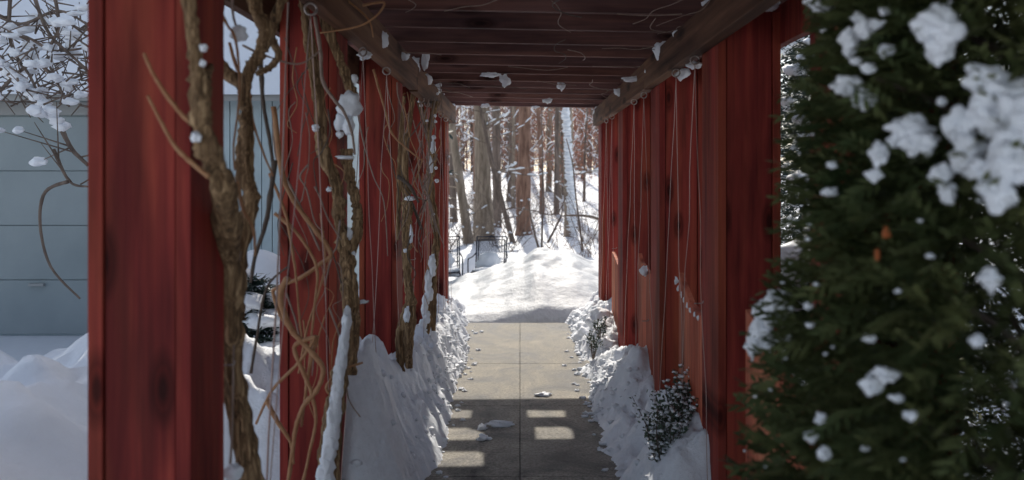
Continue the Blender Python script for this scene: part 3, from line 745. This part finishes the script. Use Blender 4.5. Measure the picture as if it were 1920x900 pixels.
for j in range(27):
    for i in range(n+1):
        xx = x0-.24+(x1-x0+.48)*i/n; t = j/26*5.3; yy = gy-.36+t; zz = 2.385+min(t, 5.3-t)*.918+.14*min(1, min(t, 5.3-t)/.12+.0)*min(1, min(i, n-i)/1.0)+.02*noise.noise(Vector((xx*2, yy*2, 0)))
        m.v.append((xx, yy, zz-.03))
m.f = [(j*(n+1)+i, j*(n+1)+i+1, (j+1)*(n+1)+i+1, (j+1)*(n+1)+i) for j in range(26) for i in range(n)]
m.build('roof_snow', M['snow'], rf, GO, smooth=True)

# ------------------------------------------------------------------ trees
def branch_set(m, sn, h, n, seed, lo=.12, snowp=.25, lenf=1.0, r0=.02, up=.4):
    random.seed(seed)
    for i in range(n):
        z = h*random.uniform(lo, .95); a = random.uniform(0, 2*PI); L = random.uniform(.5, 1.7)*lenf*(1.2-z/h)
        pts = [Vector((0, 0, z))]; d = Vector((math.cos(a), math.sin(a), random.uniform(-.1, up)))
        for j in range(4):
            d += Vector((random.uniform(-.35, .35), random.uniform(-.35, .35), random.uniform(-.15, .3))); d.normalize(); pts.append(pts[-1]+d*L/4)
        rr = r0*random.uniform(.5, 1.2); m.tube(pts, [rr, rr*.8, rr*.55, rr*.35, rr*.15], 5, 2, cap=False)
        for j in range(3):
            k = random.randint(1, 3); e = pts[k]+Vector((random.uniform(-1, 1), random.uniform(-1, 1), random.uniform(-.2, .7)))*L*.35
            m.tube([pts[k], (pts[k]+e)/2+Vector((0, 0, .03)), e], [rr*.4, rr*.25, rr*.1], 4, cap=False)
        if sn is not None and random.random() < snowp:
            for k in (1, 2, 3):
                p = pts[k].lerp(pts[k+1], random.random()); s = rr*random.uniform(1.0, 2.2)
                dd = (pts[k+1]-pts[k])*.35
                sn.tube([p-dd+Vector((0, 0, s*.6)), p+Vector((0, 0, s)), p+dd+Vector((0, 0, s*.6))], [s*.4, s, s*.4], 6, 2)
def tree(label, name, base, top, rb, h, mat, nb, seed, group, snow=.25, sway=.0, flare=1.3, snowtrunk=0, r0=.02, lenf=1.0, cat='tree'):
    """base: ground point; top: lean offset (dx,dy) over the full height"""
    o = Vector(base); r = empty(name, o, label, cat, group); random.seed(seed)
    pts, rad = [], []
    for i in range(9):
        t = i/8; pts.append(Vector((top[0]*t+sway*math.sin(t*7+seed), top[1]*t, h*t-.2*(i == 0)))); rad.append(rb*(1-.62*t)*(flare if i == 0 else 1))
    pts.insert(1, pts[0].lerp(pts[1], .3)); rad.insert(1, rb*1.04)
    m = MB(); m.tube(pts, rad, 12, 5, .12, .03, seed); m.build('trunk', mat, r, (0, 0, 0), smooth=True)
    b = MB(); sn = MB()
    branch_set(b, sn, h, nb, seed+1, .06, snow, lenf, r0)
    # branches start on the leaning trunk
    def lean(vs): return [(x+top[0]*(z/h), y+top[1]*(z/h), z) for x, y, z in vs]
    b.v = lean(b.v); sn.v = lean(sn.v)
    b.build('branches', mat, r, (0, 0, 0), smooth=True)
    if snowtrunk:
        for i in range(snowtrunk):
            z = h*.45*i/snowtrunk; t = z/h; a = -PI/2+random.uniform(-.4, .4); R = rb*(1-.6*t)*.95
            sn.blob((top[0]*t+math.cos(a)*R*.35, math.sin(a)*R*.6, z), (R*.85, R*.8, h*.45/snowtrunk*.8), i, 2, .3, 1.3)
    if sn.v: sn.build('snow', M['snowsmooth'], r, (0, 0, 0), smooth=True)
    return r
def gb(px, d): x = (px-CX)*d/F; return (x, d, terrain(x, d)-.03)
TG = 'large tree trunks standing beyond the snow pile'
tree('leaning grey tree trunk at the left side of the far opening', 'tree', gb(880, 19.5), (-1.4, .3), .13, 9, M['bark'], 16, 31, TG, .5)
tree('thickest pale grey tree trunk behind the dark metal chair', 'tree', gb(909, 20.5), (-.25, .2), .27, 9.3, M['bark'], 14, 32, TG, .3, r0=.03)
tree('darker trunk just right of the thickest pale trunk', 'tree', gb(932, 26), (-.1, .2), .17, 13, M['barkdark'], 14, 33, TG, .3)
tree('reddish brown trunk with a flared base right of centre', 'tree', gb(980, 22), (.15, .3), .22, 10, M['barkred'], 14, 34, TG, .3, flare=1.7)
tree('slender crooked snow dusted trunk left of the reddish trunk', 'tree', gb(968, 20), (-2.2, .3), .07, 8, M['barkdark'], 16, 35, TG, .8, sway=.08, snowtrunk=0)
tree('white snow plastered trunk at the right side of the far opening', 'tree', gb(1074, 21), (-.5, .2), .18, 9, M['bark'], 12, 36, TG, .7, sway=.06, snowtrunk=46)
tree('narrow dark trunk midway between the reddish trunk and the white one', 'tree', gb(1043, 30), (.1, .2), .11, 12, M['barkdark'], 14, 37, TG, .3)
tree('dark trunk closest to the left posts in the far opening', 'tree', gb(851, 28), (-.2, .2), .14, 12, M['barkdark'], 14, 38, TG, .4)
# woods behind: variants copied
WG = 'bare trees of the far woods'
WL = 'one of the many thin bare trees deep in the woods behind the large trunks'
var = []
for s, mt in enumerate((M['barkdark'], M['barkred'], M['bark'], M['barkred'], M['barkdark'])):
    var.append(tree(WL, 'far_tree', (-40+s*3, 95, 2), (random.uniform(-.6, .6), 0), .10+.02*s, 13+s, mt, 26, 50+s, WG, .35, sway=.05, r0=.03, lenf=1.3))
random.seed(77)
for i in range(135):
    d = 27+random.random()**.8*62
    px = random.uniform(760, 1190) if i < 112 else random.uniform(200, 1700)
    v = var[i % 5]; b = gb(px, d)
    dup(v, b, random.uniform(0, 2*PI), random.uniform(.55, 1.25))
for i, v in enumerate(var): v.location = gb(870+i*55, 64+i)
# brush and saplings between the pile and the trees
def brush(label, seed, h, n, loc, mt='barkdark', thick=.007):
    random.seed(seed); r = empty('bare_brush', loc, label, 'bush', 'bare brush in the snow below the trees'); m = MB(); sn = MB()
    for i in range(n):
        a = random.uniform(0, 2*PI); p = Vector((random.uniform(-.25, .25), random.uniform(-.25, .25), -.05)); d = Vector((math.cos(a)*.5, math.sin(a)*.5, 1)).normalized(); pts = [p]
        L = h*random.uniform(.5, 1.1)
        for j in range(5):
            d += Vector((random.uniform(-.4, .4), random.uniform(-.4, .4), random.uniform(-.35, .15))); d.normalize(); p = p+d*L/5; pts.append(p)
        t = thick*random.uniform(.5, 1.3); m.tube(pts, [t, t*.9, t*.75, t*.55, t*.4, t*.2], 5, 2, cap=False)
        for j in range(5):
            k = random.randint(1, 4); e = pts[k]+Vector((random.uniform(-1, 1), random.uniform(-1, 1), random.uniform(-.4, .8)))*L*.25
            m.tube([pts[k], (pts[k]+e)/2, e], [t*.45, t*.3, t*.15], 4, cap=False)
        if random.random() < .5:
            k = random.randint(1, 4); sn.blob(pts[k]+Vector((0, 0, .01)), (.04, .04, .025), i, 1, .4)
    m.build('branches', M[mt], r, (0, 0, 0)); 
    if sn.v: sn.build('snow', M['snowsmooth'], r, (0, 0, 0), smooth=True)
    return r
BL = 'tangle of thin bare stems rising from the snow below the trees'
b1 = brush(BL, 1, 2.0, 12, gb(960, 17.5)); b2 = brush(BL, 2, 1.6, 14, gb(1030, 18), 'barkred', .006); b3 = brush(BL, 3, 2.6, 9, gb(1100, 16.5), 'barkdark', .009)
random.seed(5)
for i in range(44):
    px = random.uniform(830, 1130); d = random.uniform(15.5, 38); dup(random.choice((b1, b2, b3)), gb(px, d), random.uniform(0, 6.3), random.uniform(.5, 1.15))
# curved saplings and a fallen bough at the right
def stick(label, pts, r, mt='barkdark', name='sapling'):
    m = MB(); q = PP(pts, 17); m.tube(q, [r*(1-.6*i/(len(q)-1)) for i in range(len(q))], 7, 6, .1)
    tag(m.build(name, M[mt], origin=q[0], smooth=True), label, name.replace('_', ' '), 'single thin stems before the woods')
stick('thin dark stem curving up across the white snow plastered trunk', [(1092, 470), (1088, 430), (1080, 370), (1074, 310), (1062, 260)], .028)
stick('long low bough reaching in from the right edge of the far opening', [(1128, 412, 18), (1100, 405, 17.8), (1070, 404, 17.5), (1055, 405, 17.4)], .04, name='bough')
stick('leaning thin stem left of the white trunk', [(1027, 455), (1040, 430), (1052, 405), (1055, 385)], .03)
stick('thin straight sapling between the reddish trunk and the white one', [(1016, 470), (1017, 400), (1018, 330), (1015, 200)], .026)
stick('thin stem leaning left at the foot of the reddish trunk', [(1012, 472), (1003, 440), (996, 410), (990, 370)], .03)
stick('arching stem from the middle to the right of the far opening', [(935, 400), (960, 390), (1000, 395), (1040, 402), (1060, 370), (1050, 355)], .018, name='bough')

# dead beech leaves held low in the woods, far twig mass
def stuff(name, n, mat, fn, label, seed):
    random.seed(seed); m = MB()
    for i in range(n): fn(m)
    return tag(m.build(name, mat), label, 'foliage', None, 'stuff')
def leaf_fn(m):
    d = random.uniform(34, 62); px = random.gauss(1060, 45) if random.random() < .65 else random.uniform(820, 1140)
    cx = (px-CX)*d/F; cz = terrain(cx, d)+random.uniform(.8, 6.5)
    for k in range(7):
        c = Vector((cx+random.gauss(0, .25), d+random.gauss(0, .25), cz+random.gauss(0, .18))); a = Vector([random.gauss(0, 1) for _ in range(3)]).normalized()*.042; b = a.cross(Vector([random.gauss(0, 1) for _ in range(3)])).normalized()*.03
        o = len(m.v); m.v += [tuple(c-a), tuple(c-b), tuple(c+a), tuple(c+b)]; m.f.append((o, o+1, o+2, o+3))
stuff('dead_leaves', 2600, M['beechleaf'], leaf_fn, 'rust coloured dead leaves still hanging among the far woods', 3)
def twig_fn(m):
    d = random.uniform(60, 98); cx = random.uniform(-22, 22)*d/70 if random.random() < .3 else random.uniform(-8.5, 9)*d/70
    cz = terrain(cx, d)+random.uniform(.6, 11); L = random.uniform(.6, 2.4); v = Vector((random.gauss(0, .35), random.gauss(0, .2), 1)).normalized()*L; c = Vector((cx, d, cz)); r = random.uniform(.014, .045)
    m.tube([c, c+v*.5+Vector((random.uniform(-.1, .1), 0, 0)), c+v], [r, r*.8, r*.3], 3, cap=False)
stuff('far_woods', 9000, M['farwig'], twig_fn, 'hazy brown mass of bare branches at the back of the woods', 4)
def snowtwig_fn(m):
    d = random.uniform(30, 70); px = random.uniform(820, 1140); cx = (px-CX)*d/F; cz = terrain(cx, d)+random.uniform(.5, 7)
    a = random.uniform(0, PI); L = random.uniform(.08, .42); v = Vector((math.cos(a)*L, 0, random.uniform(-1.6, 1.6)*L)); c = Vector((cx, d, cz)); r = random.uniform(.012, .03)
    m.tube([c, c+v*.5+Vector((0, 0, .04)), c+v], [r*.5, r, r*.4], 5, cap=False)
stuff('branch_snow', 2000, M['snowsmooth'], snowtwig_fn, 'specks of snow lying along the branches throughout the woods', 6)

# snow laden bare tree in front of the garage at the left edge
lt = empty('bare_tree', (-3.3, 4.9, .1), 'blurred bare tree with snow laden limbs before the garage roof', 'tree'); o = Vector((-3.3, 4.9, .1)); random.seed(9)
m = MB(); sn = MB()
m.tube([(-3.75, 4.9, -.1), (-3.7, 4.9, 1.2), (-3.6, 4.9, 2.4), (-3.5, 4.8, 3.4)], [.07, .06, .05, .03], 10, 6, .2)
m.build('trunk', M['barkdark'], lt, o, smooth=True); m = MB()
lim = [[(-20, 110), (30, 150), (70, 190), (110, 235), (135, 280), (165, 310)], [(60, -20), (90, 60), (140, 110), (180, 150)], [(-20, 60), (50, 70), (100, 95), (160, 90)], [(130, 340), (85, 360), (75, 420), (95, 500), (150, 560)], [(-20, 20), (40, 45), (110, 20), (170, 50)], [(0, 170), (60, 120), (120, 150), (170, 130)], [(100, 280), (130, 340), (165, 350)],
       [(20, -20), (20, 80), (60, 150), (90, 220)], [(100, -20), (110, 50), (90, 110), (130, 200)]]
for li, L in enumerate(lim):
    q = PP(L, 4.6); rr = .022 if li in (0,) else .012; lm = MB(); lm.tube(q, [rr*(1-.5*i/(len(q)-1)) for i in range(len(q))], 7, 6, .1); lm.build('limb', M['barkdark'], lt, o, smooth=True)
    for i in range(len(q)-1):
        for s in range(2 if li != 3 else 0):
            p = q[i].lerp(q[i+1], random.random()); e = p+Vector((random.uniform(-.3, .3), random.uniform(-.3, .3), random.uniform(-.15, .35))); m.tube([p, (p+e)/2, e], [.006, .004, .002], 4, 2)
            if li != 6: sn.blob(e, (random.uniform(.03, .07), .03, random.uniform(.015, .03)), i+li, 3, .25)
    if li == 0:
        for i in range(14): 
            t = i/13*3.2; k = int(t); p = q[k].lerp(q[k+1], t-k); sn.blob(p+Vector((0, 0, .02)), (.045, .03, .03), i, 2, .35)
for i in range(230):
    p = P(random.uniform(-40, 175), random.uniform(35, 205), random.uniform(4.4, 5.4)); e = p+Vector((random.uniform(-.16, .16), random.uniform(-.1, .1), random.uniform(-.12, .14))); m.tube([p, e], [.007, .003], 4)
m.build('twigs', M['barkdark'], lt, o, smooth=True)
for i in range(30): sn.blob(P(random.uniform(-20, 170), random.uniform(30, 215), random.uniform(4.4, 5.0)), (random.uniform(.02, .06), .03, random.uniform(.015, .035)), i, 3, .25)
sn.build('snow', M['snowsmooth'], lt, o, smooth=True)

# ------------------------------------------------------------------ wrought iron patio chairs
def chair(px, d, zo, label, rz):
    o = Vector(((px-CX)*d/F, d, zo)); r = empty('patio_chair', o, label, 'chair', 'dark metal patio chairs standing in the snow', rz)
    w = .27; Z = Vector((0, 0, 0))
    fr = MB(); T = lambda pts, rr=.011, res=None: fr.tube(pts, rr, 6, res)
    m = MB(); T([(-w, .26, .42), (-w-.0, .30, .70), (-w, .38, 1.0)], .012, 4); T([(w, .26, .42), (w, .30, .70), (w, .38, 1.0)], .012, 4)
    T([(-w, .38, 1.0), (w, .38, 1.0)]); T([(-w+.03, .365, .95), (w-.03, .365, .95)], .008); T([(-w+.035, .265, .46), (-w+.035, .365, .95)], .008); T([(w-.035, .265, .46), (w-.035, .365, .95)], .008)
    T([(-w, .29, .56), (w, .29, .56)], .009)
    for s in (-1, 1):      # scrolls on the top rail
        q = [(s*(.06+.045*math.cos(a)*(1-a/9)), .375, .985+.03*math.sin(a)*(1-a/9)) for a in [k*.6 for k in range(10)]]; T(q, .007)
    T([(-.05, .375, .99), (0, .375, 1.02), (.05, .375, .99)], .008, 4)
    fr.build('back_frame', M['iron'], r, (0, 0, 0), smooth=True)
    st = MB(); st.tube([(-w, .26, .44), (-w, -.24, .42), (w, -.24, .42), (w, .26, .44), (-w, .26, .44)], .012, 6); st.tube([(-w, -.25, .36), (w, -.25, .36)], .010, 6)
    st.build('seat_frame', M['iron'], r, (0, 0, 0))
    ms = MB()
    for i in range(1, 22): x = -w+2*w*i/22; ms.tube([(x, .275, .46), (x, .365, .95)], .0028, 3); ms.tube([(x, .26, .44), (x, -.24, .42)], .0028, 3)
    for i in range(1, 20): t = i/20; ms.tube([(-w, .275+.09*t, .46+.49*t), (w, .275+.09*t, .46+.49*t)], .0028, 3); ms.tube([(-w, .26-.5*t, .44-.02*t), (w, .26-.5*t, .44-.02*t)], .0028, 3)
    ms.build('mesh', M['iron'], r, (0, 0, 0))
    for s in (-1, 1):
        a = MB(); x = s*(w+.045); a.tube([(s*w, .31, .72), (x, .20, .66), (x, -.10, .66), (x, -.24, .64), (x, -.25, .40), (x, -.22, .34)], .012, 6, 4); a.build('armrest', M['iron'], r, (0, 0, 0), smooth=True)
        a = MB(); a.tube([(s*w, .2, .43), (s*(w+.02), .15, .1), (s*(w+.02), .25, 0), (s*(w+.02), -.25, 0), (s*(w+.02), -.2, .1), (s*w, -.15, .42)], .012, 6, 3); a.build('leg', M['iron'], r, (0, 0, 0), smooth=True)
    s_ = MB(); s_.blob((-.04, .22, .56), (.20, .10, .19), 4, 3, .25, 1.2); s_.blob((0, .0, .45), (.25, .23, .05), 6, 3, .2); s_.build('snow', M['snow'], r, (0, 0, 0), smooth=True)
    return r
c1 = chair(916, 13.0, -.47, 'dark metal mesh patio chair standing whole in view left of the snow pile', -.12)
c2 = dup(c1, ((833-CX)*13.1/F, 13.1, -.48), .10, 1.0, 'dark metal mesh patio chair half hidden behind the last left post')

# ------------------------------------------------------------------ camera, light
cam = bpy.data.cameras.new('camera'); co = bpy.data.objects.new('camera', cam); C.objects.link(co)
co.location = (0, 0, EYE); co.rotation_euler = (PI/2, 0, 0)
cam.sensor_width = 36; cam.lens = 36*F/1920; cam.shift_x = -15/1920; cam.shift_y = -(450-HY)/1920
cam.clip_start = .05; cam.clip_end = 600
cam.dof.use_dof = True; cam.dof.focus_distance = 4.9; cam.dof.aperture_fstop = 2.2
scene.camera = co
EL, AZ = math.radians(40.5), math.radians(-1.5)
sd = Vector((math.sin(AZ)*math.cos(EL), math.cos(AZ)*math.cos(EL), math.sin(EL)))
L = bpy.data.lights.new('sun', 'SUN'); L.energy = 4.0; L.angle = math.radians(.53); L.color = (1, .93, .82)
lo = bpy.data.objects.new('sun', L); C.objects.link(lo); lo.rotation_euler = sd.to_track_quat('Z', 'Y').to_euler()
w = bpy.data.worlds.new('World'); scene.world = w; w.use_nodes = True; nt = w.node_tree
sky = nt.nodes.new('ShaderNodeTexSky'); sky.sky_type = 'NISHITA'; sky.sun_disc = False; sky.sun_elevation = EL; sky.sun_rotation = AZ
sky.air_density = 1.0; sky.dust_density = 1.5
bg = nt.nodes['Background']; bg.inputs['Strength'].default_value = .15; hs = nt.nodes.new('ShaderNodeHueSaturation'); hs.inputs['Saturation'].default_value = .62
nt.links.new(sky.outputs[0], hs.inputs['Color']); nt.links.new(hs.outputs[0], bg.inputs['Color'])
vs = scene.view_settings; vs.view_transform = 'Standard'; vs.look = 'None'; vs.exposure = .30; vs.gamma = 1
